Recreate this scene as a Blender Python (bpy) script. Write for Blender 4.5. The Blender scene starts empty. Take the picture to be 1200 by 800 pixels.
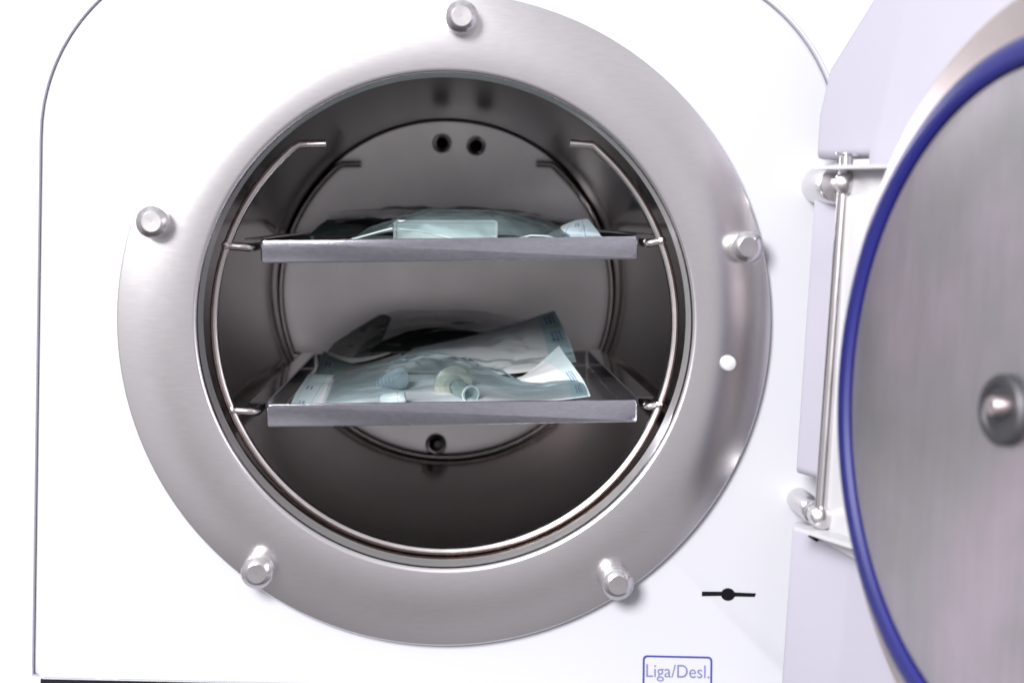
import bpy, bmesh, math, random
from mathutils import Vector, Matrix, noise
random.seed(4)
scn = bpy.context.scene
COL = scn.collection
V = Vector
PI = math.pi

# ------------------------------------------------------------------ camera
FPX, W0, H0 = 2256.0, 1200.0, 800.0
def cam_basis(vx, vy, roll):
    r = math.radians(roll)
    d = V((vx - 600, -(vy - 400), -FPX)).normalized()
    u = V((math.sin(r), math.cos(r), 0)); u = (u - u.dot(d) * d).normalized()
    x = d.cross(u)
    return x, d, u
CX, CY, CZ = cam_basis(527, 252, 1.6)
ROT = Matrix((CX, CY, CZ))            # world <- camera (rows are world axes in camera space)
EYE = V((0, -1.0, 0))
cd = bpy.data.cameras.new('camera'); cam = bpy.data.objects.new('camera', cd); COL.objects.link(cam)
cam.matrix_world = Matrix.Translation(EYE) @ ROT.to_4x4()
cd.sensor_width = 36.0; cd.lens = FPX / W0 * 36.0
cd.clip_start = 0.05; cd.clip_end = 60
cd.dof.use_dof = True; cd.dof.focus_distance = 1.09; cd.dof.aperture_fstop = 8.5
scn.camera = cam

def ray(px, py):
    return ROT @ V(((px - 600) / FPX, -(py - 400) / FPX, -1))
def at(px, py, y):                     # point of the place seen at a pixel, at depth y
    d = ray(px, py); return EYE + d * ((y - EYE.y) / d.y)

# ------------------------------------------------------------------ materials
def new_mat(name):
    m = bpy.data.materials.new(name); m.use_nodes = True
    n = m.node_tree.nodes; l = m.node_tree.links
    return m, n, l, n['Principled BSDF']
def N(n, t, **kw):
    x = n.new(t)
    for k, v in kw.items(): setattr(x, k, v)
    return x
def ramp(n, stops):
    r = n.new('ShaderNodeValToRGB'); e = r.color_ramp.elements
    while len(e) < len(stops): e.new(0.5)
    for i, (p, c) in enumerate(stops):
        e[i].position = p; e[i].color = (c[0], c[1], c[2], 1) if hasattr(c, '__len__') else (c, c, c, 1)
    return r

def metal(name, col, rough, stretch=(1, 1, 1), scale=60, var=0.12, bump=0.0, aniso=0.0, metallic=1.0, blotch=0.1, rot=(0, 0, 0), rv=0.2):
    m, n, l, b = new_mat(name)
    tc = N(n, 'ShaderNodeTexCoord'); mp = N(n, 'ShaderNodeMapping')
    mp.inputs['Scale'].default_value = stretch; mp.inputs['Rotation'].default_value = rot
    l.new(tc.outputs['Object'], mp.inputs['Vector'])
    nz = N(n, 'ShaderNodeTexNoise'); nz.inputs['Scale'].default_value = scale; nz.inputs['Detail'].default_value = 6
    nz.inputs['Roughness'].default_value = 0.65
    l.new(mp.outputs[0], nz.inputs['Vector'])
    n2 = N(n, 'ShaderNodeTexNoise'); n2.inputs['Scale'].default_value = 14; n2.inputs['Detail'].default_value = 4
    l.new(tc.outputs['Object'], n2.inputs['Vector'])
    r1 = ramp(n, [(0.3, [c * (1 - var) for c in col]), (0.7, [min(1, c * (1 + var)) for c in col])])
    l.new(nz.outputs['Fac'], r1.inputs['Fac'])
    r2 = ramp(n, [(0.3, 1 - blotch), (0.7, 1.0)]); l.new(n2.outputs['Fac'], r2.inputs['Fac'])
    mx = N(n, 'ShaderNodeMix', data_type='RGBA', blend_type='MULTIPLY'); mx.inputs['Factor'].default_value = 1
    l.new(r1.outputs['Color'], mx.inputs['A']); l.new(r2.outputs['Color'], mx.inputs['B'])
    l.new(mx.outputs['Result'], b.inputs['Base Color'])
    rr = N(n, 'ShaderNodeMapRange'); rr.inputs['To Min'].default_value = rough * (1 - rv); rr.inputs['To Max'].default_value = rough * (1 + rv)
    l.new(nz.outputs['Fac'], rr.inputs['Value']); l.new(rr.outputs[0], b.inputs['Roughness'])
    b.inputs['Metallic'].default_value = metallic
    if aniso: b.inputs['Anisotropic'].default_value = aniso
    if bump:
        bp = N(n, 'ShaderNodeBump'); bp.inputs['Strength'].default_value = bump; bp.inputs['Distance'].default_value = 0.0004
        l.new(nz.outputs['Fac'], bp.inputs['Height']); l.new(bp.outputs[0], b.inputs['Normal'])
    return m

def plain(name, col, rough=0.45, metallic=0.0, var=0.04, scale=25, spec=0.5, bump=0.0):
    m, n, l, b = new_mat(name)
    tc = N(n, 'ShaderNodeTexCoord'); nz = N(n, 'ShaderNodeTexNoise'); nz.inputs['Scale'].default_value = scale; nz.inputs['Detail'].default_value = 5
    l.new(tc.outputs['Object'], nz.inputs['Vector'])
    r = ramp(n, [(0.3, [c * (1 - var) for c in col]), (0.7, [min(1, c * (1 + var)) for c in col])])
    l.new(nz.outputs['Fac'], r.inputs['Fac']); l.new(r.outputs['Color'], b.inputs['Base Color'])
    b.inputs['Roughness'].default_value = rough; b.inputs['Metallic'].default_value = metallic
    b.inputs['Specular IOR Level'].default_value = spec
    if bump:
        bp = N(n, 'ShaderNodeBump'); bp.inputs['Strength'].default_value = bump; bp.inputs['Distance'].default_value = 0.0003
        n2 = N(n, 'ShaderNodeTexNoise'); n2.inputs['Scale'].default_value = 900
        l.new(tc.outputs['Object'], n2.inputs['Vector']); l.new(n2.outputs['Fac'], bp.inputs['Height']); l.new(bp.outputs[0], b.inputs['Normal'])
    return m

M = {}
M['panel'] = plain('white_enamel', (0.455, 0.46, 0.49), 0.35, var=0.008, scale=6, bump=0.03, spec=0.3)
M['shell'] = plain('lavender_enamel', (0.50, 0.50, 0.56), 0.4, var=0.01)
M['cover'] = plain('door_cover_plastic', (0.41, 0.40, 0.465), 0.5, var=0.01, scale=5, spec=0.15)
M['bracket'] = plain('white_painted_steel', (0.5, 0.5, 0.52), 0.4, var=0.01)
M['black'] = plain('recess_shade_black', (0.004, 0.004, 0.006), 0.8, spec=0.1)
M['seam'] = plain('gap_shade_grey', (0.16, 0.16, 0.21), 0.6)
M['rubber'] = plain('dark_rubber', (0.012, 0.012, 0.016), 0.8, spec=0.1)
M['blue'] = plain('blue_silicone', (0.009, 0.0105, 0.12), 0.42, var=0.08, scale=40)
M['white_plastic'] = plain('white_plastic', (0.55, 0.55, 0.56), 0.35)
M['cap'] = plain('pale_teal_cap_plastic', (0.52, 0.60, 0.60), 0.3)
M['ink'] = plain('blue_print', (0.028, 0.036, 0.26), 0.6, var=0.05)
M['ink_pale'] = plain('pale_blue_print', (0.13, 0.135, 0.33), 0.6, var=0.05)
M['flange'] = metal('brushed_flange_steel', (0.75, 0.73, 0.745), 0.215, (1, 1, 9), 110, 0.025, 0.006, 0.0, blotch=0.06, rv=0.09)
M['bore'] = metal('turned_bore_steel', (0.74, 0.73, 0.73), 0.58, (1, 30, 1), 30, 0.02, rv=0.05)
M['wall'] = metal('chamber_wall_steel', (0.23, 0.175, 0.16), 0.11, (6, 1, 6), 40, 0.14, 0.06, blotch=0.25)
M['back'] = metal('chamber_end_steel', (0.74, 0.72, 0.72), 0.28, (10, 1, 1), 30, 0.012, 0.0, blotch=0.2, rv=0.05)
M['wire'] = metal('bright_wire_steel', (0.74, 0.70, 0.69), 0.22, (1, 1, 1), 80, 0.10, blotch=0.25)
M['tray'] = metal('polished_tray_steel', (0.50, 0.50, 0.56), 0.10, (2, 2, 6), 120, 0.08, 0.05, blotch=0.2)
M['tray_dark'] = metal('dark_reflection_tray_steel', (0.15, 0.145, 0.155), 0.10, (2, 2, 6), 120, 0.08, 0.03, blotch=0.2)  # tray steel with the dark reflections on floor and flanges put into its colour
M['stud'] = metal('machined_stud_steel', (0.72, 0.70, 0.71), 0.24, (1, 20, 1), 60, 0.06)
M['liner'] = metal('brushed_door_steel', (0.68, 0.65, 0.68), 0.42, (7, 7, 0.7), 34, 0.05, 0.02, blotch=0.34, rv=0.07)
for _nd in M['liner'].node_tree.nodes:
    if _nd.type == 'VALTORGB' and _nd.color_ramp.elements[1].color[0] > 0.99 and _nd.color_ramp.elements[0].color[0] < 0.7:
        _nd.color_ramp.elements[0].color = (0.74, 0.765, 0.755, 1); _nd.color_ramp.elements[1].color = (1.0, 0.93, 0.99, 1)
        _nd.color_ramp.elements[0].position = 0.33; _nd.color_ramp.elements[1].position = 0.67
M['hub'] = metal('dull_grey_washer_steel', (0.13, 0.13, 0.14), 0.6, (1, 1, 1), 60, 0.1)
M['rim'] = metal('satin_door_rim_steel', (0.62, 0.55, 0.55), 0.45, (1, 1, 1), 20, 0.04)
M['darkmetal'] = metal('dark_washer_steel', (0.16, 0.16, 0.17), 0.35, (1, 1, 1), 60, 0.1)

def film_mat(name, tint, haze, rough=0.10, gl=0.97, refl=0.7):
    m, n, l, b = new_mat(name)
    n.remove(b); out = n['Material Output']
    tr = N(n, 'ShaderNodeBsdfTransparent'); tr.inputs['Color'].default_value = (*tint, 1)
    gs = N(n, 'ShaderNodeBsdfGlossy'); gs.inputs['Roughness'].default_value = rough; gs.inputs['Color'].default_value = (gl, gl, gl, 1)
    df = N(n, 'ShaderNodeBsdfTranslucent'); df.inputs['Color'].default_value = (0.55, 0.68, 0.70, 1)
    d2 = N(n, 'ShaderNodeBsdfDiffuse'); d2.inputs['Color'].default_value = (0.50, 0.66, 0.69, 1)
    tc = N(n, 'ShaderNodeTexCoord'); nz = N(n, 'ShaderNodeTexNoise'); nz.inputs['Scale'].default_value = 55; nz.inputs['Detail'].default_value = 4
    l.new(tc.outputs['Object'], nz.inputs['Vector'])
    bp = N(n, 'ShaderNodeBump'); bp.inputs['Strength'].default_value = 0.5; bp.inputs['Distance'].default_value = 0.002
    l.new(nz.outputs['Fac'], bp.inputs['Height']); l.new(bp.outputs[0], gs.inputs['Normal'])
    mixd = N(n, 'ShaderNodeMixShader'); mixd.inputs[0].default_value = 0.35
    l.new(d2.outputs[0], mixd.inputs[1]); l.new(df.outputs[0], mixd.inputs[2])
    hz = N(n, 'ShaderNodeMapRange'); hz.inputs['To Min'].default_value = haze * 0.6; hz.inputs['To Max'].default_value = haze * 1.4
    l.new(nz.outputs['Fac'], hz.inputs['Value'])
    m1 = N(n, 'ShaderNodeMixShader'); l.new(hz.outputs[0], m1.inputs[0]); l.new(tr.outputs[0], m1.inputs[1]); l.new(mixd.outputs[0], m1.inputs[2])
    fr = N(n, 'ShaderNodeLayerWeight'); fr.inputs['Blend'].default_value = 0.25; l.new(bp.outputs[0], fr.inputs['Normal'])
    m2 = N(n, 'ShaderNodeMixShader'); fk = N(n, 'ShaderNodeMath', operation='MULTIPLY'); fk.inputs[1].default_value = refl; l.new(fr.outputs['Fresnel'], fk.inputs[0]); l.new(fk.outputs[0], m2.inputs[0]); l.new(m1.outputs[0], m2.inputs[1]); l.new(gs.outputs[0], m2.inputs[2])
    l.new(m2.outputs[0], out.inputs['Surface'])
    return m

def paper_mat(name, base, band, left=0.0, right=1.0, marks=()):
    """paper sheet: teal sealed bands at u<left and u>right, small blue printed lines (u0,u1,v0,v1)."""
    m, n, l, b = new_mat(name)
    uv = N(n, 'ShaderNodeUVMap'); uv.uv_map = 'UVMap'
    sep = N(n, 'ShaderNodeSeparateXYZ'); l.new(uv.outputs[0], sep.inputs[0])
    def math_(op, a, c):
        x = N(n, 'ShaderNodeMath', operation=op)
        for i, v in enumerate((a, c)):
            if isinstance(v, (int, float)): x.inputs[i].default_value = v
            else: l.new(v, x.inputs[i])
        return x.outputs[0]
    U, Vv = sep.outputs[0], sep.outputs[1]
    lo = math_('LESS_THAN', U, left); hi = math_('GREATER_THAN', U, right)
    bandf = math_('MAXIMUM', lo, hi)
    tc = N(n, 'ShaderNodeTexCoord'); nz = N(n, 'ShaderNodeTexNoise'); nz.inputs['Scale'].default_value = 35; nz.inputs['Detail'].default_value = 4
    l.new(tc.outputs['Object'], nz.inputs['Vector'])
    rp = ramp(n, [(0.3, [c * 0.85 for c in base]), (0.7, base)]); l.new(nz.outputs['Fac'], rp.inputs['Fac'])
    mx = N(n, 'ShaderNodeMix', data_type='RGBA'); l.new(bandf, mx.inputs['Factor']); l.new(rp.outputs['Color'], mx.inputs['A'])
    mx.inputs['B'].default_value = (*band, 1)
    last = mx.outputs['Result']
    for (u0, u1, v0, v1, nl) in marks:
        f = math_('MULTIPLY', math_('MULTIPLY', math_('GREATER_THAN', U, u0), math_('LESS_THAN', U, u1)),
                  math_('MULTIPLY', math_('GREATER_THAN', Vv, v0), math_('LESS_THAN', Vv, v1)))
        # lines of tiny lettering
        st = math_('FRACT', math_('MULTIPLY', math_('SUBTRACT', U, u0), nl / (u1 - u0)), 0)
        f = math_('MULTIPLY', f, math_('LESS_THAN', st, 0.55))
        n3 = N(n, 'ShaderNodeTexNoise'); n3.inputs['Scale'].default_value = 1; n3.inputs['Detail'].default_value = 0
        mp = N(n, 'ShaderNodeMapping'); mp.inputs['Scale'].default_value = (40, 160, 1); l.new(uv.outputs[0], mp.inputs['Vector']); l.new(mp.outputs[0], n3.inputs['Vector'])
        f = math_('MULTIPLY', f, math_('GREATER_THAN', n3.outputs['Fac'], 0.42))
        f = math_('MULTIPLY', f, 0.8)
        m2 = N(n, 'ShaderNodeMix', data_type='RGBA'); l.new(f, m2.inputs['Factor']); l.new(last, m2.inputs['A']); m2.inputs['B'].default_value = (0.04, 0.09, 0.35, 1)
        last = m2.outputs['Result']
    # a line where the band is sealed
    l.new(last, b.inputs['Base Color'])
    b.inputs['Roughness'].default_value = 0.6
    b.inputs['Specular IOR Level'].default_value = 0.3
    return m

# ------------------------------------------------------------------ mesh helpers
def finish(me, mat, smooth=True, angle=35):
    if mat: me.materials.append(mat)
    if smooth:
        for p in me.polygons: p.use_smooth = True
        me.set_sharp_from_angle(angle=math.radians(angle))
    me.update()
def obj(name, verts, faces, mat, parent=None, smooth=True, angle=35, origin=None):
    off = V((0, 0, 0))
    if parent is not None: off = world_loc(parent)
    o_at = V(origin) if origin is not None else off
    me = bpy.data.meshes.new(name)
    me.from_pydata([tuple(V(v) - o_at) for v in verts], [], faces)
    bm = bmesh.new(); bm.from_mesh(me); bmesh.ops.recalc_face_normals(bm, faces=bm.faces); bm.to_mesh(me); bm.free()
    finish(me, mat, smooth, angle)
    o = bpy.data.objects.new(name, me); COL.objects.link(o)
    if parent is not None: o.parent = parent
    o.location = o_at - off
    return o
def world_loc(o):
    p = V(o.location)
    while o.parent: o = o.parent; p += V(o.location)
    return p
def thing(name, label, cat, loc, group=None):
    o = bpy.data.objects.new(name, None); COL.objects.link(o); o.location = loc
    o.empty_display_size = 0.02
    o['label'] = label; o['category'] = cat
    if group: o['group'] = group
    return o
def lathe(profile, F, seg=128, closed=False):
    """profile: (r, a) pairs, F(x, a, z) -> world point."""
    vs, fs = [], []; n = len(profile)
    for i in range(seg):
        t = 2 * PI * i / seg
        for r, a in profile: vs.append(F(r * math.cos(t), a, r * math.sin(t)))
    for i in range(seg):
        j = (i + 1) % seg
        for k in range(n - 1 + (1 if closed else 0)):
            k2 = (k + 1) % n
            fs.append((i * n + k, j * n + k, j * n + k2, i * n + k2))
    return vs, fs
def cap(vs, fs, F, a, r, seg):                          # extra centre fan
    b = len(vs); vs.append(F(0, a, 0))
    for i in range(seg): vs.append(F(r * math.cos(2 * PI * i / seg), a, r * math.sin(2 * PI * i / seg)))
    for i in range(seg): fs.append((b, b + 1 + i, b + 1 + (i + 1) % seg))
def merge(*parts):
    vs, fs = [], []
    for v, f in parts:
        b = len(vs); vs += list(v); fs += [tuple(i + b for i in q) for q in f]
    return vs, fs
def frame_y(c):                                         # lathe axis along +y, centred at c
    return lambda x, a, z: V((c[0] + x, c[1] + a, c[2] + z))
def frame_dir(c, d):
    d = V(d).normalized(); q = d.orthogonal().normalized(); w = d.cross(q)
    return lambda x, a, z: V(c) + q * x + w * z + d * a
def tube(path, r, seg=14, caps=True):
    vs, fs = [], []; n = len(path); path = [V(p) for p in path]
    prev = None
    for i, p in enumerate(path):
        d = (path[min(i + 1, n - 1)] - path[max(i - 1, 0)]).normalized()
        q = d.orthogonal().normalized() if prev is None else (prev - prev.dot(d) * d).normalized()
        prev = q; w = d.cross(q)
        for k in range(seg):
            t = 2 * PI * k / seg; vs.append(p + r * (math.cos(t) * q + math.sin(t) * w))
    for i in range(n - 1):
        for k in range(seg):
            k2 = (k + 1) % seg
            fs.append((i * seg + k, i * seg + k2, (i + 1) * seg + k2, (i + 1) * seg + k))
    if caps:
        fs.append(tuple(range(seg))); fs.append(tuple((n - 1) * seg + k for k in range(seg)))
    return vs, fs
def fillet(pts, rad, n=6):
    out = [V(pts[0])]
    for i in range(1, len(pts) - 1):
        p, a, b = V(pts[i]), V(pts[i - 1]), V(pts[i + 1])
        r = min(rad, (a - p).length * .45, (b - p).length * .45)
        s, e = p + (a - p).normalized() * r, p + (b - p).normalized() * r
        for k in range(n + 1):
            t = k / n; out.append((1 - t) ** 2 * s + 2 * t * (1 - t) * p + t * t * e)
    out.append(V(pts[-1])); return out
def prism(outline, F, t0, t1, bev=0.0):
    """outline: 2-D points; F(u, v, t); t0 is the front, a small bevel on the front edge."""
    n = len(outline); vs, fs = [], []
    c = [sum(p[0] for p in outline) / n, sum(p[1] for p in outline) / n]
    # inset by bevel using edge normals
    def inset(d):
        res = []
        area = sum(outline[i][0] * outline[(i + 1) % n][1] - outline[(i + 1) % n][0] * outline[i][1] for i in range(n))
        sg = 1 if area > 0 else -1
        for i in range(n):
            a, p, b = V(outline[i - 1]), V(outline[i]), V(outline[(i + 1) % n])
            e1 = (p - a).normalized(); e2 = (b - p).normalized()
            n1 = V((-e1.y, e1.x)) * sg; n2 = V((-e2.y, e2.x)) * sg
            m_ = (n1 + n2); m_ = m_ / max(0.3, m_.dot(n1)) if m_.length > 1e-6 else n1
            q = p + m_ * d; res.append((q.x, q.y))
        return res
    sgn = 1 if t1 > t0 else -1
    loops = []
    if bev:
        for k in range(4):
            a = k / 3 * PI / 2
            loops.append((inset(bev * (1 - math.sin(a))), t0 + sgn * bev * (1 - math.cos(a))))
    else: loops.append((outline, t0))
    loops.append((outline, t1))
    for lp, t in loops: vs += [F(u, v, t) for u, v in lp]
    for k in range(len(loops) - 1):
        for i in range(n):
            j = (i + 1) % n; fs.append((k * n + i, k * n + j, (k + 1) * n + j, (k + 1) * n + i))
    fs.append(tuple(range(n))); fs.append(tuple((len(loops) - 1) * n + i for i in range(n)))
    return vs, fs
def box(F, u0, u1, v0, v1, t0, t1, bev=0.0):
    return prism([(u0, v0), (u1, v0), (u1, v1), (u0, v1)], F, t0, t1, bev)

# ================================================================== AUTOCLAVE
CTR = at(522, 378, 0); CTR.y = 0                      # chamber axis
CC = V((CTR.x + 0.0006, 0, CTR.z - 0.0004))
BASE_Z = -0.2615
auto = thing('autoclave', 'white front-loading steam autoclave standing with its round steel door swung open', 'autoclave', (-0.004, 0.2, BASE_Z))

# --- housing outline
XC, HW, RC, ZB = -0.004, 0.2072, 0.098, -0.2491
def outline(grow=0.0, n=20):
    hw, r, zb = HW + grow, RC + grow, ZB + (0.0008 if grow > 0 else 0)
    zc = 0.035; p = []
    c = 0.0015
    p.append((XC - hw + c, zb)); p.append((XC + hw - c, zb)); p.append((XC + hw, zb + c))
    p += [(XC + hw - r + r * math.cos(a * PI / 2 / n), zc + r * math.sin(a * PI / 2 / n)) for a in range(n + 1)]
    p += [(XC - hw + r - r * math.sin(a * PI / 2 / n), zc + r * math.cos(a * PI / 2 / n)) for a in range(n + 1)]
    p.append((XC - hw, zb + c))
    return p
def resample(poly, c, k=240):
    res = []
    for i in range(k):
        t = 2 * PI * i / k; d = V((math.cos(t), math.sin(t))); best = None
        for j in range(len(poly)):
            a, b = V(poly[j]) - V(c), V(poly[(j + 1) % len(poly)]) - V(c)
            e = b - a; den = d.x * e.y - d.y * e.x
            if abs(den) < 1e-12: continue
            s = (a.x * e.y - a.y * e.x) / den; u = (a.x * d.y - a.y * d.x) / den
            if s > 0 and -1e-6 <= u <= 1 + 1e-6: best = s if best is None else max(best, s)
        res.append((c[0] + d.x * best, c[1] + d.y * best))
    return res
PY = 0.0045                                            # front face of the panel
cen = (CC.x, CC.z); K = 360
loops = [([(cen[0] + 0.150 * math.cos(2 * PI * i / K), cen[1] + 0.150 * math.sin(2 * PI * i / K)) for i in range(K)], PY)]
for g, y in ((-0.0022, PY), (-0.0012, PY + 0.0003), (-0.0004, PY + 0.001), (0.0, PY + 0.0022), (0.0, PY + 0.014)):
    loops.append((resample(outline(g), cen, K), y))
vs, fs = [], []
for lp, y in loops: vs += [V((x, y, z)) for x, z in lp]
for k in range(len(loops) - 1):
    for i in range(K):
        j = (i + 1) % K; fs.append((k * K + i, k * K + j, (k + 1) * K + j, (k + 1) * K + i))
obj('front_panel', vs, fs, M['panel'], auto)
# --- shell behind it, with a strip coloured as the shade in the gap
loops = []
for g, y in ((0.0006, 0.014), (0.0006, 0.0052), (0.0012, 0.0042), (0.0022, 0.0044), (0.0028, 0.0055), (0.0028, 0.49), (-0.004, 0.497), (-0.15, 0.497)):
    loops.append((resample(outline(g), cen, K), y))
vs, fs = [], []
for lp, y in loops: vs += [V((x, y, z)) for x, z in lp]
for k in range(len(loops) - 1):
    for i in range(K):
        j = (i + 1) % K; fs.append((k * K + i, k * K + j, (k + 1) * K + j, (k + 1) * K + i))
fs.append(tuple((len(loops) - 1) * K + i for i in range(K)))
obj('housing', vs, fs, M['shell'], auto)
ga = resample(outline(0.0015), cen, K); gb = resample(outline(-0.006), cen, K)
obj('seam', [V((x, 0.0125, z)) for x, z in ga] + [V((x, 0.0125, z)) for x, z in gb], [(i, (i + 1) % K, K + (i + 1) % K, K + i) for i in range(K)], M['seam'], auto)
# --- dark plinth
Fp = lambda u, v, t: V((u, v, t))
obj('plinth', *box(Fp, XC - HW + 0.003, XC + HW - 0.003, 0.006, 0.485, BASE_Z, ZB - 0.0006), M['rubber'], auto)

# --- flange
fy = frame_y(CTR)
fo = [(0.1698, 0.0044), (0.1700, 0.0008), (0.1697, 0.0002), (0.1692, 0.0), (0.1315, 0.0)]
for k in range(1, 7):
    a = k / 6 * PI / 2; fo.append((0.1315 - 0.0030 * math.sin(a), 0.0030 * (1 - math.cos(a))))
obj('flange', *lathe(fo, fy, 200), M['flange'], auto, angle=50)
cy = frame_y(CTR)
obj('bore_lip', *lathe([(0.1285, 0.0030), (0.1285, 0.0165), (0.1281, 0.018), (0.1281, 0.022)], cy, 200), M['bore'], auto)
# --- chamber
RW, YB = 0.1281, 0.472
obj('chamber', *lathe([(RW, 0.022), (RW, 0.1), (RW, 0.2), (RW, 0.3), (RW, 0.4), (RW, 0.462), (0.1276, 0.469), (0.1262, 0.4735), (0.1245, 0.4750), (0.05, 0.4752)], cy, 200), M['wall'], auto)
# --- end plate: shallow dish
prof = [(0.0003, YB - 0.0)]
for k in range(1, 17):
    r = 0.1262 * k / 16; prof.append((r, YB - 0.004 * (r / 0.1215) ** 2 * 0 + 0.0))
prof += [(0.1269, YB + 0.0005), (0.1272, YB + 0.0020)]
def dish(r): return 0.006 * (1 - (r / 0.1275) ** 2)
prof = [(r, a + (-0.004 + dish(r) if r < 0.1265 else 0) - (0.0 if r < 0.1265 else 0.003)) for r, a in prof]
bp_ = obj('end_plate', *lathe(prof, cy, 200), M['back'], auto)
def port(px, py, r, rin):
    c = at(px, py, YB - 0.003); c.y = YB - 0.0045 + dish(math.hypot(c.x - CTR.x, c.z - CTR.z)) - 0.0005
    F = frame_y(c)
    v, f = lathe([(r * 1.5, 0.004), (r * 1.45, -0.0004), (r * 1.2, -0.0012), (r * 1.02, -0.0010), (r, 0.0)], F, 32)
    o = obj('steam_port', v, f, M['back'], auto)
    v, f = lathe([(r * 1.04, -0.0007), (r * 0.99, -0.0002), (0.0001, 0.0)], F, 32)
    obj('bore', v, f, M['black'], o)  # black disc painted as the shade inside the open port
    return o
port(518, 168, 0.0050, 0); port(558, 171, 0.0050, 0)
dp = port(511, 520, 0.0056, 0)
c = at(513, 521, YB - 0.008)
obj('drain_plug', *lathe([(0.0002, -0.001), (0.0028, -0.001), (0.0040, 0.001), (0.0042, 0.006)], frame_y(c), 24), M['darkmetal'], dp)

# --- locking studs
for (px, py) in ((541, 19), (177, 260), (877.5, 289.5), (300.5, 672), (724.5, 685.5)):
    c = at(px, py, -0.0132); F0 = frame_y((c.x, 0, c.z)); F = lambda x, a, z, F0=F0: F0(x, a * 0.54, z)
    pr = [(0.0084, 0.0005), (0.0084, -0.0095), (0.0080, -0.0099), (0.0080, -0.0110), (0.0084, -0.0115),
          (0.0084, -0.0190), (0.0082, -0.0202), (0.0076, -0.0214), (0.0054, -0.0242), (0.0050, -0.0245), (0.0002, -0.0244)]
    obj('locking_stud', *lathe(pr, F, 48), M['stud'], auto, angle=13)
c = at(854.5, 426, -0.004)
obj('stop_pin', *lathe([(0.0041, 0.0002), (0.0041, -0.002), (0.0036, -0.0036), (0.0023, -0.0046), (0.0001, -0.0050)], frame_y((c.x, 0, c.z)), 32), M['white_plastic'], auto)
# fine scratches in the flange face
for (a, b) in (((822, 322), (842, 298)), ((826, 388), (836, 352))):
    p, q = at(*a, -0.0001), at(*b, -0.0001)
    obj('scratch', *tube([p, (p + q) / 2 + V((0.0004, 0, 0.0006)), q], 0.00013, 5), M['wire'], auto)

# --- latch slot, its recess shade a flat black shape, and printed power label
YF = PY - 0.0004
def flat(name, pts, mat, parent, y=YF):
    return obj(name, [at(px, py, y) for px, py in pts], [tuple(range(len(pts)))], mat, parent, smooth=False)
slot = [(822.5, 692.6), (846, 692.8)] + [(853 + 8.0 * math.cos(a), 695.5 + 6.9 * math.sin(a)) for a in [PI + 0.45 + k * (PI - 0.9) / 8 for k in range(9)]] + \
       [(861, 693.6), (885.8, 694.7), (884.4, 698.8), (861.5, 698.4)] + [(853 + 8.2 * math.cos(a), 696.2 + 7.2 * math.sin(a)) for a in [0.35 + k * (PI - 0.7) / 8 for k in range(9)]] + [(845, 697.6), (822.5, 698.0)]
flat('latch_slot', slot, M['black'], auto)
# rounded blue frame
def rrect(x0, y0, x1, y1, r, n=5):
    p = []
    for cx_, cy_, a0 in ((x1 - r, y0 + r, -PI / 2), (x1 - r, y1 - r, 0), (x0 + r, y1 - r, PI / 2), (x0 + r, y0 + r, PI)):
        p += [(cx_ + r * math.cos(a0 + k * PI / 2 / n), cy_ + r * math.sin(a0 + k * PI / 2 / n)) for k in range(n + 1)]
    return p
def tilt(p): return (p[0] - 0.012 * (p[1] - 770), p[1] + 0.022 * (p[0] - 794))
oa = [tilt(p) for p in rrect(753.3, 768.0, 834.7, 812, 5)]; ob = [tilt(p) for p in rrect(755.4, 770.1, 832.6, 809.9, 3.4)]
k = len(oa)
lab = obj('button_label', [at(*p, YF) for p in oa] + [at(*p, YF) for p in ob], [(i, (i + 1) % k, k + (i + 1) % k, k + i) for i in range(k)], M['ink'], auto, smooth=False)
tc_ = bpy.data.curves.new('lettering', 'FONT'); tc_.body = 'Liga/Desl.'; tc_.align_x = 'CENTER'; tc_.size = 1.0; tc_.offset = -0.006
to = bpy.data.objects.new('lettering', tc_); COL.objects.link(to)
bpy.context.view_layer.update()
me = bpy.data.meshes.new_from_object(to.evaluated_get(bpy.context.evaluated_depsgraph_get()))
bpy.data.objects.remove(to)
xs = [v.co.x for v in me.vertices]; w = max(xs) - min(xs); xm = (max(xs) + min(xs)) / 2
TW = 74.0; capH = 0.69
for v in me.vertices:
    px = 794.5 + (v.co.x - xm) / w * TW; py = 793.3 - v.co.y / capH * 15.2
    v.co = at(*tilt((px, py)), YF) - world_loc(lab)
finish(me, M['ink_pale'], False)
lo = bpy.data.objects.new('lettering', me); COL.objects.link(lo); lo.parent = lab

# ------------------------------------------------------------------ door
DC = V((0.223, -0.2902, -0.067)); A = math.radians(19.7); S = math.radians(1.21)
Dn = V((-math.cos(A), -math.sin(A), 0)); D1 = V((-math.sin(A), math.cos(A), 0))
D2 = V((math.cos(A) * math.sin(S), math.sin(A) * math.sin(S), math.cos(S)))
Dn = D1.cross(D2); Dn = Dn if Dn.x < 0 else -Dn
def D(u, v, t): return DC + D1 * u + D2 * v + Dn * t
def on_door(px, py, t):
    d = ray(px, py); p0 = DC + Dn * t; s = (p0 - EYE).dot(Dn) / d.dot(Dn); q = EYE + d * s - p0
    return (q.dot(D1), q.dot(D2))
Fd = lambda x, a, z: D(x, z, a)
door = obj('door', *lathe([(0.05, -0.0155), (0.1670, -0.0155), (0.1690, -0.0163), (0.1700, -0.0185), (0.1700, -0.034), (0.05, -0.044)], Fd, 160, closed=True), M['rim'], auto, origin=DC)
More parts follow.
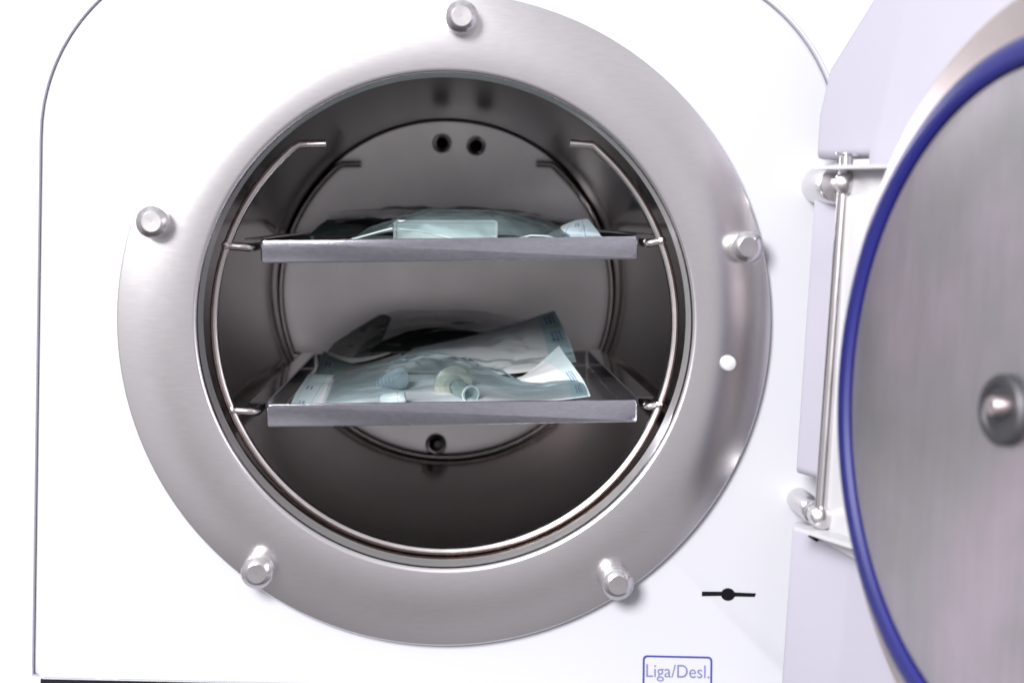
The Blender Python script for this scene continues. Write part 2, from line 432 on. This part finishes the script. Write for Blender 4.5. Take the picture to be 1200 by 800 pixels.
obj('gasket', *lathe([(0.1330, -0.010), (0.1332, 0.001), (0.1350, 0.0026), (0.1385, 0.0030), (0.1420, 0.0016), (0.1446, -0.0010), (0.1452, -0.004), (0.1446, -0.0100), (0.1430, -0.0152), (0.134, -0.0152)], Fd, 200, closed=True), M['blue'], door)
v, f = lathe([(0.1322, -0.0152), (0.1322, -0.001), (0.1318, 0.0004)] + [(0.1315 * k / 10, 0.0008) for k in range(9, 0, -1)] + [(0.0002, 0.0008)], Fd, 160)
obj('inner_plate', v, f, M['liner'], door)
hub = obj('hub', *lathe([(0.0138, -0.003), (0.0138, 0.0045), (0.0128, 0.0056), (0.0100, 0.0058), (0.0094, 0.0048), (0.0002, 0.0048)], lambda x, a, z: D(x + 0.019, z - 0.001, a), 48), M['hub'], door, angle=12)
obj('hub_bolt', *lathe([(0.0036, 0.004), (0.0036, 0.0125), (0.0033, 0.0129), (0.0002, 0.0129)], lambda x, a, z: D(x + 0.014, z + 0.001, a), 32), M['rim'], door, angle=15)
# cover: flat moulded plate with cut corners and two slots at the hinge edge
TCV = -0.055
pts = [on_door(px, py, TCV) for px, py in ((957, 135), (969.5, 79), (1018, 0))]
pe = on_door(915, 762, TCV)
topv = 0.215; slope = (pts[2][1] - pts[1][1]) / (pts[2][0] - pts[1][0])
ut = pts[2][0] + (topv - pts[2][1]) / slope
def edge_u(v): return pts[0][0] + (pe[0] - pts[0][0]) * (v - pts[0][1]) / (pe[1] - pts[0][1])
sl = [on_door(960, py, TCV) for py in (186, 222, 563, 622)]
cov = [(-0.17, topv), (ut, topv), pts[1], (edge_u(pts[0][1]), pts[0][1])]
for i in (0, 2):
    v1, v2 = sl[i][1], sl[i + 1][1]
    cov += [(edge_u(v1), v1), (0.222, v1), (0.222, v2), (edge_u(v2), v2)]
vb = pe[1] - 0.035
cov += [(edge_u(vb), vb), (edge_u(vb) - 0.05, vb - 0.06), (-0.17, vb - 0.06)]
obj('door_cover', *prism(cov, D, TCV, TCV - 0.012, 0.005), M['cover'], door, angle=40)
# hinge arm: white folded bracket carrying the door on the rod
TB = -0.0485
q = [on_door(px, py, TB) for px, py in ((983, 198), (964, 634), (1003, 656.5), (1075, 694))]
br = [q[0], (0.02, q[0][1] + 0.002), (0.02, q[3][1] - 0.01), q[3], q[2], q[1]]
arm = obj('hinge_arm', *prism(br, D, TB, TB - 0.0035, 0.0008), M['bracket'], door)
def tab(px0, py0, px1, z_thick, u0, u1, t0, t1, v):
    return box(lambda u, t, w: D(u, v + w, t), u0, u1, t0, t1, 0, z_thick, 0.0)
vt = on_door(990, 197.5, -0.043)[1] + 0.0012
obj('hinge_tab', *tab(0, 0, 0, -0.0019, 0.11, 0.2375, TB, -0.036, vt), M['bracket'], door)
vb2 = on_door(960, 621, -0.043)[1]
obj('hinge_tab', *tab(0, 0, 0, -0.0022, 0.16, 0.2390, TB, -0.037, vb2), M['bracket'], door)

g_ = [on_door(px, py, TCV + 0.0004) for px, py in ((946.5, 628), (949, 625.5), (960, 631.5), (957, 634.5))]
obj('arm_slot', [D(u, v, TCV + 0.0004) for u, v in g_], [(0, 1, 2, 3)], M['black'], door, smooth=False)  # flat black sliver painted as the shade in the slot
# --- hinge on the housing: rod between two studs
YR = -0.058
pt, pb = at(990, 215, YR), at(962, 606, YR)
dr = (pt - pb).normalized()
rod = obj('hinge_rod', *tube([pb - dr * 0.004, pb + dr * 0.05, pt - dr * 0.05, pt + dr * 0.0130], 0.0035, 24), M['stud'], auto)
v, f = lathe([(0.0002, 0.0004), (0.0050, 0.0), (0.0058, -0.0005), (0.0058, -0.0011), (0.0026, -0.0016), (0.0026, -0.004)], frame_dir(pt + dr * 0.0152, dr), 32)
obj('pin_head', v, f, M['stud'], rod)
for p, top in ((pt, True), (pb, False)):
    ra = 0.0102 if top else 0.0062
    e = V((p.x, 0, p.z))
    # the stud leaves the panel straight towards the viewer and ends in a domed nut round the rod
    pr = [(ra, PY + 0.001), (ra, -0.046 if top else -0.040), (ra - 0.0006, -0.0472 if top else -0.0412), (0.0048, -0.0478 if top else -0.0418), (0.0048, YR + 0.003)]
    st = obj('hinge_stud', *lathe(pr, frame_y(e), 40), M['stud'], auto)
    rn = 0.0054 if top else 0.0058
    nut = [(0.0002, YR - 0.0075), (0.0030, YR - 0.0073), (0.0050, YR - 0.0062), (rn, YR - 0.0035), (rn, YR + 0.0035), (rn - 0.001, YR + 0.0048), (0.0040, YR + 0.0055)]
    obj('domed_nut', *lathe(nut, frame_y(e), 40), M['stud'], st)

# ================================================================== RACK
RA = math.radians(2.3)                                  # the rack sits slightly turned in the chamber
RZ = V((CTR.x, 0, CTR.z))
def RK(x, y, z):
    return V((RZ.x + x * math.cos(RA) - z * math.sin(RA), y, RZ.z - 0.0021 + x * math.sin(RA) + z * math.cos(RA)))
def rk_inv(p):
    x, z = p.x - RZ.x, p.z - RZ.z + 0.0021
    return V((x * math.cos(RA) + z * math.sin(RA), p.y, -x * math.sin(RA) + z * math.cos(RA)))
rack = thing('tray_rack', 'bent steel wire rack of two open hoops holding the trays inside the chamber', 'rack', RK(0, 0.2, -0.124))
RH, WR = 0.1237, 0.0023
def hoop(y):
    a0, a1 = math.radians(180 - 49.5), math.radians(360 + 47.3)
    arc = [RK(RH * math.cos(a0 + (a1 - a0) * k / 90), y, RH * math.sin(a0 + (a1 - a0) * k / 90)) for k in range(91)]
    e = 0.0150
    zt = RH * math.sin(a0) + 0.0022
    xs_ = RH * math.cos(a0); zr_ = RH * math.sin(a1) + 0.0036; xr_ = RH * math.cos(a1)
    path = [RK(xs_ + 0.003 + e, y, zt), RK(xs_ + 0.004, y, zt)] + arc + [RK(xr_ - 0.004, y, zr_), RK(xr_ - 0.001 - e, y, zr_ + 0.0008)]
    return path
YH = (0.033, 0.440)
for y in YH:
    obj('hoop', *tube(hoop(y), WR, 14), M['wire'], rack)
TR = {'upper': rk_inv(at(527, 279, 0.036)).z, 'lower': rk_inv(at(530, 470.5, 0.036)).z}
TWD = {'upper': (rk_inv(at(306.5, 279, 0.036)).x, rk_inv(at(746.5, 279, 0.036)).x), 'lower': (rk_inv(at(313, 474, 0.036)).x, rk_inv(at(746, 468, 0.036)).x)}
FL = 0.0095
for key in ('upper', 'lower'):
    zr = TR[key] - 0.0016 - WR
    for s in (0, 1):
        sg = -1 if s == 0 else 1
        xr = TWD[key][s] + sg * 0.0052
        xh = sg * math.sqrt(RH ** 2 - zr ** 2)
        path = fillet([RK(xh, YH[0], zr + 0.0012), RK(xr, YH[0] - 0.0005, zr), RK(xr, YH[1] + 0.0005, zr), RK(xh, YH[1], zr + 0.001)], 0.006)
        obj('rail', *tube(path, WR, 12), M['wire'], rack)
        for yy in (YH[0],):
            obj('weld', *lathe([(0.0002, -0.0028), (0.0018, -0.0022), (0.0026, 0), (0.0018, 0.0022), (0.0002, 0.0028)], frame_y(RK(xh, yy - 0.0006, zr + 0.0012)), 14), M['wire'], rack)

# ================================================================== TRAYS
TH = 0.0124
def make_tray(key, label):
    z0 = TR[key]; x0, x1 = TWD[key]; y0, y1 = 0.0355, 0.412
    t = thing('instrument_tray', label, 'tray', RK((x0 + x1) / 2, 0.22, z0 - TH), 'steel trays in the rack')
    F = lambda u, v, w: RK(u, v, w)
    Fx = lambda u, w, y: RK(u, y, w)
    th = 0.0011
    # pan: floor and walls as thin folded plate
    pan = merge(
        box(lambda u, v, w: RK(u, v, w), x0 + th + .0002, x1 - th - .0002, y0 + 0.002, y1 - 0.001, z0 - TH + 0.0004, z0 - TH + 0.0016),
        box(lambda u, w, y: RK(u, y, w), x0 + 0.001, x1 - 0.001, z0 - TH + 0.002, z0 - 0.0002, y1, y1 - th),
    )
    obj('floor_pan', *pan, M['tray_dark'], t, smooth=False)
    rr = 0.0022
    fr = []
    for cx_, cz_, a0 in ((x1 - rr, z0 - rr, 0), (x0 + rr, z0 - rr, PI / 2), (x0 + rr * .6, z0 - TH + rr * .6, PI), (x1 - rr * .6, z0 - TH + rr * .6, 1.5 * PI)):
        r_ = rr if a0 < PI else rr * .6
        fr += [(cx_ + r_ * math.cos(a0 + k * PI / 8), cz_ + r_ * math.sin(a0 + k * PI / 8)) for k in range(5)]
    obj('front_lip', *prism(fr, Fx, y0 - 0.0006, y0 + th, 0.0005), M['tray'], t, angle=30)
    for s, sg in ((0, -1), (1, 1)):
        xw = (x0, x1)[s]
        prof = [(xw - sg * 0.0002, z0 - TH + 0.0015), (xw - sg * 0.0002, z0 + 0.0004), (xw + sg * 0.0004, z0 + 0.0011), (xw + sg * FL, z0 + 0.0011), (xw + sg * FL, z0 + 0.0001), (xw + sg * 0.0013, z0 + 0.0001), (xw + sg * 0.0009, z0 - TH + 0.0015)]
        ya, yb = y0 + 0.004, y1 - 0.003
        vs = [RK(x, ya, z) for x, z in prof] + [RK(x, yb, z) for x, z in prof]; n_ = len(prof)
        fs = [(i, (i + 1) % n_, n_ + (i + 1) % n_, n_ + i) for i in range(n_)] + [tuple(range(n_)), tuple(n_ + i for i in range(n_))]
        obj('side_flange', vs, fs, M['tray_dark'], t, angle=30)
    return t
make_tray('upper', 'upper steel tray in the rack with a clear plastic box lying in pouches')
make_tray('lower', 'lower steel tray in the rack heaped with pouches and a round plastic connector')

# ================================================================== POUCHES
def crom(p, t):
    n_ = len(p) - 1; f_ = t * n_; i = min(int(f_), n_ - 1); f_ -= i
    a, b, c, d = p[max(i - 1, 0)], p[i], p[i + 1], p[min(i + 2, n_)]
    return 0.5 * ((2 * b) + (c - a) * f_ + (2 * a - 5 * b + 4 * c - d) * f_ ** 2 + (3 * b - a - 3 * c + d) * f_ ** 3)
def sheet(rows, nu=110, nv=70, wr=0.0010, seed=0, lift=0.0, fold=0.0, freq=26, creases=7, camp=0.0012):
    """rows front->back of control points; wrinkled patch with soft waves, fine crinkles and straight creases."""
    rg = random.Random(seed * 17 + 3)
    lines = []
    for k in range(creases):
        a = rg.uniform(0, PI); cu, cv = rg.uniform(0.05, 0.95), rg.uniform(0.05, 0.95)
        lines.append((math.cos(a), math.sin(a), cu, cv, rg.uniform(0.03, 0.12), rg.choice((-1, 1)) * camp * rg.uniform(0.4, 1), rg.uniform(0.15, 0.5)))
    vs, fs, uvs = [], [], []
    for j in range(nv + 1):
        v = j / nv
        for i in range(nu + 1):
            u = i / nu
            p = crom([crom([V(q) for q in r], u) for r in rows], v)
            s = V((p.x * freq + seed * 3.1, p.y * freq * 0.8, seed * 7.7 + p.z * 9))
            e = min(1, 6 * min(u, 1 - u, v, 1 - v) + 0.35)
            ridg = 1 - abs(noise.noise(s * 1.3)) * 2
            fine = 1 - abs(noise.noise(s * 3.7 + V((4, 1, 2)))) * 2
            z = wr * (noise.noise(s) + 0.5 * noise.noise(s * 2.3)) + fold * (ridg + 0.3 * fine)
            for (ca, sa, cu, cv, w_, am, ln_) in lines:
                du, dv = (u - cu), (v - cv)
                d_ = abs(du * ca + dv * sa); t_ = abs(-du * sa + dv * ca)
                z += am * max(0, 1 - d_ / w_) * max(0, 1 - (t_ / ln_) ** 2)
            p = p + V((0.5 * wr * noise.noise(s + V((9, 3, 1))), 0, z * e))
            if lift: p.z += lift * min(1, 3.5 * min(u, 1 - u, v, 1 - v))
            vs.append(p); uvs.append((u, v))
    for j in range(nv):
        for i in range(nu):
            a = j * (nu + 1) + i; fs.append((a, a + 1, a + nu + 2, a + nu + 1))
    return vs, fs, uvs
def sheet_obj(name, rows, mat, parent, **kw):
    vs, fs, uvs = sheet(rows, **kw)
    o = obj(name, vs, fs, mat, parent, angle=80)
    ul = o.data.uv_layers.new(name='UVMap')
    for lp in o.data.loops: ul.data[lp.index].uv = uvs[lp.vertex_index]
    return o
FILM = film_mat('clear_teal_film', (0.79, 0.87, 0.89), 0.09, 0.08)
FILM3 = film_mat('crinkled_bright_film', (0.86, 0.94, 0.95), 0.24, 0.08)
FILM2 = film_mat('hazy_grey_film', (0.90, 0.92, 0.93), 0.10, 0.12)
def pouch(label, paper_rows, paper, film_rows=None, film=None, wr=0.0009, seed=1, group=None, fold=0.0, film_fold=0.0012, camp=0.0012, film_camp=0.0022, name='paper_sheet'):
    P = [[at(*q) for q in r] for r in paper_rows]
    xs = [q for r in P for q in r]
    loc = V((sum(q.x for q in xs) / len(xs), sum(q.y for q in xs) / len(xs), min(q.z for q in xs)))
    t = thing('sterilization_pouch', label, 'pouch', loc, group)
    sheet_obj(name, P, paper, t, wr=wr, seed=seed, fold=fold, camp=camp)
    if film:
        FP = [[at(*q) for q in r] for r in film_rows]
        sheet_obj('film', FP, film, t, wr=wr * 1.2, seed=seed + 5, fold=film_fold, freq=34, creases=12, camp=film_camp)
    return t
GL = 'sterilization pouches heaped in the lower tray'
GU = 'sterilization pouches lying in the upper tray'
# ---- lower tray, back to front
pouch('large grey pouch at the back of the lower tray with teal folded left end',
      [[(384, 412, .27), (396, 418, .268), (412, 421, .268), (440, 415, .272)],
       [(392, 402, .29), (408, 405, .292), (424, 406, .292), (446, 402, .292)],
       [(416, 386, .325), (426, 386, .327), (440, 387, .327), (452, 388, .327)],
       [(444, 369, .365), (449, 368, .367), (454, 369, .367), (459, 372, .367)]],
      paper_mat('paper_back', (0.90, 0.95, 0.95), (0.72, 0.92, 0.90), -1, 2, ((0.30, 0.48, 0.60, 0.68, 3), (0.35, 0.50, 0.30, 0.36, 2), (0.30, 0.50, 0.02, 0.06, 2))),
      [[(412, 421, .266), (470, 412, .262), (540, 404, .262), (640, 402, .27)],
       [(424, 405, .29), (475, 396, .29), (545, 390, .29), (648, 398, .30)],
       [(440, 386, .327), (480, 377, .33), (550, 376, .33), (640, 388, .34)],
       [(455, 366, .367), (480, 363, .37), (550, 365, .37), (630, 377, .375)]], FILM2, seed=2, film_fold=0.0006, film_camp=0.0022, group=GL)
bk = [o for o in COL.objects if o.get('label', '').startswith('large grey pouch at the back')][0]
M['green'] = plain('pouch_inner_shade', (0.020, 0.032, 0.028), 0.8)  # dark colour for the unlit inside of the pouch, a sheet under the film
sheet_obj('inner_shade', [[at(*q) for q in r] for r in (
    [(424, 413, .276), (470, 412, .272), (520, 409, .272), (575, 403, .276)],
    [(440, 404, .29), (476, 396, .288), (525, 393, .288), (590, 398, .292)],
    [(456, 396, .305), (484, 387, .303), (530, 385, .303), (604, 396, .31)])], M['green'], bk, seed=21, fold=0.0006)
sheet_obj('folded_edge', [[at(*q) for q in r] for r in (
    [(384, 416, .258), (398, 421, .256), (412, 425, .255), (432, 422, .256), (456, 415, .258)],
    [(384, 411, .262), (398, 416.5, .26), (412, 419.5, .259), (432, 417.5, .26), (458, 412, .262)])], paper_mat('paper_edge', (0.92, 0.95, 0.94), (0.9, 0.95, 0.94), -1, 2), bk, seed=22, wr=0.0003, camp=0)
pouch('teal ended pouch peeping out left between back and front pouches of lower tray',
      [[(366, 448, .20), (410, 452, .20), (470, 450, .20)],
       [(372, 430, .235), (414, 437, .235), (470, 432, .235)],
       [(379, 411, .27), (418, 425, .268), (470, 414, .262)]],
      paper_mat('paper_left', (0.72, 0.78, 0.80), (0.50, 0.68, 0.68), 0.42, 2, ((0.14, 0.24, 0.52, 0.70, 2), (0.05, 0.07, 0.0, 1.0, 1))), seed=3, group=GL)
pouch('grey pouch with raised blue-printed corner behind the white flap in lower tray',
      [[(450, 436, .205), (530, 438, .20), (600, 438, .20), (676, 424, .205)],
       [(470, 418, .222), (540, 410, .222), (602, 404, .222), (667, 398, .222)],
       [(486, 408, .238), (542, 396, .239), (598, 381, .240), (650, 364, .242)]],
      paper_mat('paper_mid', (0.86, 0.87, 0.88), (0.50, 0.66, 0.70), -1, 0.84, ((0.88, 0.96, 0.50, 0.66, 3), (0.88, 0.96, 0.78, 0.92, 3))),
      [[(450, 434, .203), (530, 434, .197), (600, 434, .197), (674, 422, .203)],
       [(470, 416, .220), (540, 407, .219), (602, 402, .219), (664, 397, .221)],
       [(486, 406, .237), (542, 394, .238), (598, 379, .239), (648, 364, .241)]], FILM2, seed=4, film_fold=0.0012, film_camp=0.003, group=GL)
pouch('front pouch of the lower tray, white right end, clear film over plastic fittings',
      [[(340, 474, .115), (400, 477, .108), (480, 478, .105), (560, 475, .105), (640, 470, .108), (692, 464, .112)],
       [(347, 460, .142), (410, 462, .14), (490, 463, .14), (570, 462, .138), (640, 456, .137), (684, 446, .138)],
       [(354, 449, .165), (415, 452, .165), (500, 451, .165), (580, 450, .16), (630, 438, .157), (670, 426, .158)],
       [(362, 438, .19), (420, 440, .19), (505, 438, .188), (580, 440, .178), (612, 440, .172), (655, 405, .182)]],
      paper_mat('paper_front', (0.86, 0.88, 0.91), (0.66, 0.80, 0.83), 0.11, 0.90, ((0.040, 0.075, 0.45, 0.60, 2), (0.040, 0.075, 0.03, 0.14, 2), (0.025, 0.028, 0, 1, 1), (0.092, 0.095, 0, 1, 1), (0.925, 0.965, 0.14, 0.30, 3), (0.92, 0.965, 0.36, 0.56, 3))),
      [[(377, 473, .112), (430, 468, .103), (480, 458, .10), (540, 452, .098), (610, 464, .102), (688, 463, .111)],
       [(382, 458, .138), (440, 444, .134), (490, 436, .132), (545, 432, .13), (615, 452, .132), (680, 448, .136)],
       [(386, 448, .162), (450, 430, .16), (500, 420, .158), (550, 424, .155), (606, 445, .155), (640, 444, .155)],
       [(390, 441, .188), (455, 424, .186), (505, 413, .184), (550, 422, .176), (590, 438, .172), (612, 440, .170)]], FILM, seed=6, wr=0.0006, camp=0.0008, film_camp=0.0030, film_fold=0.0013, group=GL)

# ---- upper tray
pouch('large clear pouch spread across the back of the upper tray',
      [[(392, 268, .28), (470, 268, .27), (560, 268, .27), (690, 269, .28)],
       [(386, 262, .33), (470, 261, .33), (560, 261, .33), (680, 264, .33)],
       [(383, 257, .37), (480, 255, .375), (570, 256, .375), (650, 260, .37)]],
      paper_mat('paper_upper_back', (0.80, 0.83, 0.84), (0.5, 0.68, 0.7), -1, 2),
      [[(395, 266, .275), (470, 263, .268), (560, 262, .268), (690, 266, .276)],
       [(386, 256, .32), (470, 252, .32), (560, 252, .32), (676, 259, .32)],
       [(383, 249, .36), (480, 246, .365), (570, 247, .365), (645, 254, .36)]], FILM2, seed=7, film_fold=0.0015, group=GU)
pouch('dark teal pouch end curling up at the left of the upper tray',
      [[(362, 277, .20), (395, 278, .19), (440, 279, .19)],
       [(372, 267, .24), (400, 268, .235), (440, 272, .23)],
       [(384, 257, .28), (398, 262, .275), (430, 268, .27)]],
      paper_mat('paper_upper_left', (0.50, 0.66, 0.64), (0.36, 0.54, 0.52), 0.5, 2), None, None, seed=8, fold=0.0015, group=GU)
pouch('pale blue printed pouch end curling up at right of the upper tray',
      [[(628, 281, .13), (665, 282, .13), (708, 281, .135)],
       [(644, 273, .155), (670, 267.5, .155), (699, 269, .16)],
       [(660, 264, .18), (674, 258.5, .182), (689, 256.5, .185)]],
      paper_mat('paper_upper_right', (0.72, 0.82, 0.86), (0.66, 0.82, 0.90), -1, 0.35, ((0.55, 0.66, 0.55, 0.75, 2), (0.40, 0.43, 0.1, 0.95, 1), (0.72, 0.74, 0.1, 0.95, 1))), None, None, seed=9, fold=0.0003, wr=0.0004, camp=0.0010, group=GU)
pouch('teal film pouch wrapped over the clear plastic box in the upper tray',
      [[(405, 284, .085), (470, 283, .08), (560, 283, .08), (640, 283, .085)],
       [(410, 280, .12), (470, 280, .115), (560, 280, .115), (650, 280, .12)],
       [(420, 277, .17), (480, 276, .17), (560, 276, .17), (660, 277, .17)]],
      paper_mat('paper_upper_front', (0.8, 0.86, 0.88), (0.5, 0.68, 0.7), -1, 2),
      [[(408, 281, .088), (440, 276, .08), (470, 271, .074), (530, 274, .072), (590, 276, .074), (650, 281, .085)],
       [(416, 279, .11), (450, 269, .10), (478, 257, .092), (530, 255.5, .090), (592, 258, .094), (660, 279, .11)],
       [(424, 274, .15), (460, 258, .145), (490, 250, .14), (540, 248, .138), (600, 254, .145), (668, 275, .15)],
       [(440, 270, .20), (480, 255, .20), (500, 251, .20), (540, 250, .20), (604, 257, .20), (668, 271, .20)]], FILM3, seed=10, film_fold=0.0011, film_camp=0.002, wr=0.0005, group=GU)

uf = [o for o in COL.objects if o.get('label', '').startswith('teal film pouch wrapped')][0]
for pts_ in (((412, 280.5, .085), (430, 275.5, .082), (448, 270.5, .079), (460, 267.5, .078)), ((468, 268.5, .078), (490, 270.5, .076), (512, 275, .075), (532, 280, .075)), ((604, 280, .078), (622, 276, .079), (640, 276.5, .08), (656, 280.5, .082))):
    obj('film_fold', *tube([at(*q) for q in pts_], 0.0005, 8), M['cap'], uf)  # pale tubes laid along film creases as their bright highlights

# ================================================================== PLASTIC ITEMS
def clear_plastic(name, col, trans=0.75, rough=0.15):
    m, n, l, b = new_mat(name)
    b.inputs['Base Color'].default_value = (*col, 1); b.inputs['Roughness'].default_value = rough
    b.inputs['Transmission Weight'].default_value = trans; b.inputs['IOR'].default_value = 1.3
    nz = N(n, 'ShaderNodeTexNoise'); nz.inputs['Scale'].default_value = 120
    mr = N(n, 'ShaderNodeMapRange'); mr.inputs['To Min'].default_value = rough * .7; mr.inputs['To Max'].default_value = rough * 1.4
    l.new(nz.outputs['Fac'], mr.inputs['Value']); l.new(mr.outputs[0], b.inputs['Roughness'])
    return m
CLR = clear_plastic('frosted_teal_plastic', (0.72, 0.86, 0.86), 0.75, 0.2)
GREY = clear_plastic('grey_rubber', (0.40, 0.46, 0.50), 0.2, 0.3)
BOXP = clear_plastic('pale_box_plastic', (0.50, 0.565, 0.56), 0.15, 0.25)
CREAM = clear_plastic('cream_silicone', (0.74, 0.74, 0.64), 0.5, 0.25)
# clear box in the upper tray
c0, c1 = at(463, 259.5, 0.095), at(582, 259.5, 0.095)
zb_ = RK(0, 0, TR['upper'] - TH + 0.003).z
wbx = (c1 - c0).length; hb = c0.z - zb_
bx = thing('plastic_box', 'clear rectangular plastic box with pale rounded edges inside the upper tray film', 'box', ((c0.x + c1.x) / 2, 0.115, zb_))
Fb = lambda u, w, y: V((c0.x + u, y, zb_ + w + u * (c1.z - c0.z) / wbx))
r_ = 0.0016
ol = []
for cx_, cz_, a0 in ((wbx - r_, hb - r_, 0), (r_, hb - r_, PI / 2), (r_, r_, PI), (wbx - r_, r_, 1.5 * PI)):
    ol += [(cx_ + r_ * math.cos(a0 + k * PI / 8), cz_ + r_ * math.sin(a0 + k * PI / 8)) for k in range(5)]
obj('box_body', *prism(ol, Fb, 0.096, 0.134, 0.001), BOXP, bx, angle=30)
rim_path = [Fb(u, w, 0.0957) for u, w in ol]
obj('box_rim', *tube(rim_path + [rim_path[0]], 0.0009, 8, caps=False), M['white_plastic'], bx)
# connector: disc and tube in the lower tray
cd_ = at(531, 451, 0.150); ct = at(551.5, 462, 0.122)
dv = (ct - cd_).normalized(); dv = V((dv.x * 0.8, dv.y, dv.z * 0.6)).normalized()
cn = thing('tube_connector', 'round cream plastic connector with a short open tube inside the front pouch', 'connector', cd_ - V((0, 0, 0.012)))
obj('disc', *lathe([(0.0002, -0.0012), (0.0108, -0.0012), (0.0119, -0.0002), (0.0119, 0.0010), (0.0108, 0.0020), (0.0065, 0.0026), (0.0050, 0.006), (0.0048, 0.008)], frame_dir(cd_, dv), 48), CREAM, cn)
ln = (ct - cd_).length
obj('tube', *lathe([(0.0040, 0.004), (0.0047, 0.010), (0.0047, ln - 0.001), (0.0050, ln), (0.0048, ln + 0.0006), (0.0038, ln + 0.0004), (0.0036, ln - 0.004), (0.0034, 0.004)], frame_dir(cd_, (ct - cd_)), 40), CLR, cn)
obj('end_ring', *lathe([(0.0050 + 0.0006 * math.cos(k * PI / 4), ln + 0.0006 * math.sin(k * PI / 4)) for k in range(8)], frame_dir(cd_, (ct - cd_)), 32, closed=True), M['cap'], cn)
# white cap
ca, cb = at(445, 469, 0.118), at(475, 464.5, 0.116)
cp = thing('white_cap', 'small white plastic cap lying behind the lower tray lip', 'cap', (ca + cb) / 2 - V((0, 0, 0.004)))
L_ = (cb - ca).length
obj('cap_body', *lathe([(0.0002, 0), (0.0018, 0.0003), (0.0030, 0.0012), (0.0036, 0.0028), (0.0037, L_ * .72), (0.0033, L_ * .74), (0.0033, L_ * .78), (0.0038, L_ * .80), (0.0037, L_ - 0.0012), (0.0030, L_), (0.0002, L_)], frame_dir(ca, cb - ca), 32), M['cap'], cp)
# ribbed tip
ra_, rb_ = at(446, 449, 0.165), at(470, 443, 0.150)
rt = thing('ribbed_tip', 'small ribbed translucent rubber tip under the film left of the connector', 'rubber tip', (ra_ + rb_) / 2 - V((0, 0, 0.006)))
L_ = (rb_ - ra_).length; pr = [(0.0002, 0)]
for k in range(5):
    r = 0.0046 + 0.0004 * k; a = L_ * k / 5
    pr += [(r - 0.0030, a + L_ * .02), (r, a + L_ * .05), (r, a + L_ * .12), (r - 0.0030, a + L_ * .15)]
pr += [(0.0062, L_), (0.0050, L_ + 0.0005), (0.0002, L_ + 0.0005)]
obj('ribbed_body', *lathe(pr, frame_dir(ra_, rb_ - ra_), 36), GREY, rt)

# ================================================================== SETTING
ct_ = obj('counter_top', *box(Fp, XC - HW + 0.001, XC + HW + 0.02, -0.03, 0.49, BASE_Z - 0.03, BASE_Z - 0.0002), M['panel'], None, smooth=False)
ct_['kind'] = 'structure'

# ================================================================== LIGHT
w = bpy.data.worlds.new('World'); scn.world = w; w.use_nodes = True
n, l = w.node_tree.nodes, w.node_tree.links
bg = n['Background']
tc = N(n, 'ShaderNodeTexCoord'); sp = N(n, 'ShaderNodeSeparateXYZ'); l.new(tc.outputs['Generated'], sp.inputs[0])
fz = N(n, 'ShaderNodeMapRange'); fz.inputs['From Min'].default_value = -0.9; fz.inputs['From Max'].default_value = 0.9; l.new(sp.outputs['Z'], fz.inputs['Value'])
fr = ramp(n, [(0.0, (0.10, 0.09, 0.10)), (0.38, (0.56, 0.54, 0.56)), (0.53, (0.58, 0.56, 0.59)), (0.75, (0.66, 0.65, 0.68)), (1.0, (0.85, 0.85, 0.9))]); l.new(fz.outputs[0], fr.inputs['Fac'])
# soft window-like unevenness of the room in front
nz = N(n, 'ShaderNodeTexNoise'); nz.inputs['Scale'].default_value = 2.2; nz.inputs['Detail'].default_value = 2; l.new(tc.outputs['Generated'], nz.inputs['Vector'])
nr = ramp(n, [(0.3, 0.6), (0.7, 1.35)]); l.new(nz.outputs['Fac'], nr.inputs['Fac'])
mm = N(n, 'ShaderNodeMix', data_type='RGBA', blend_type='MULTIPLY'); mm.inputs['Factor'].default_value = 1
l.new(fr.outputs['Color'], mm.inputs['A']); l.new(nr.outputs['Color'], mm.inputs['B'])
fyb = N(n, 'ShaderNodeMapRange', interpolation_type='SMOOTHSTEP'); fyb.inputs['From Min'].default_value = 0.5; fyb.inputs['From Max'].default_value = 0.86; l.new(sp.outputs['Y'], fyb.inputs['Value'])
mx = N(n, 'ShaderNodeMix', data_type='RGBA'); l.new(fyb.outputs[0], mx.inputs['Factor']); l.new(mm.outputs['Result'], mx.inputs['A']); mx.inputs['B'].default_value = (1.25, 1.25, 1.27, 1)
l.new(mx.outputs['Result'], bg.inputs['Color']); bg.inputs['Strength'].default_value = 1.0

def area(name, loc, target, size, power, col):
    ld = bpy.data.lights.new(name, 'AREA'); ld.energy = power; ld.size = size; ld.color = col
    o = bpy.data.objects.new(name, ld); COL.objects.link(o); o.location = loc
    o.rotation_euler = (V(target) - V(loc)).to_track_quat('-Z', 'Y').to_euler()
    return o
area('key_softbox', (-0.98, -2.25, 0.96), (0, 0, -0.08), 0.9, 146, (1.0, 0.985, 0.99))

scn.view_settings.view_transform = 'Standard'; scn.view_settings.look = 'None'; scn.view_settings.exposure = 0
scn.cycles.max_bounces = 14; scn.cycles.diffuse_bounces = 8; scn.cycles.glossy_bounces = 10; scn.cycles.transmission_bounces = 10; scn.cycles.transparent_max_bounces = 16
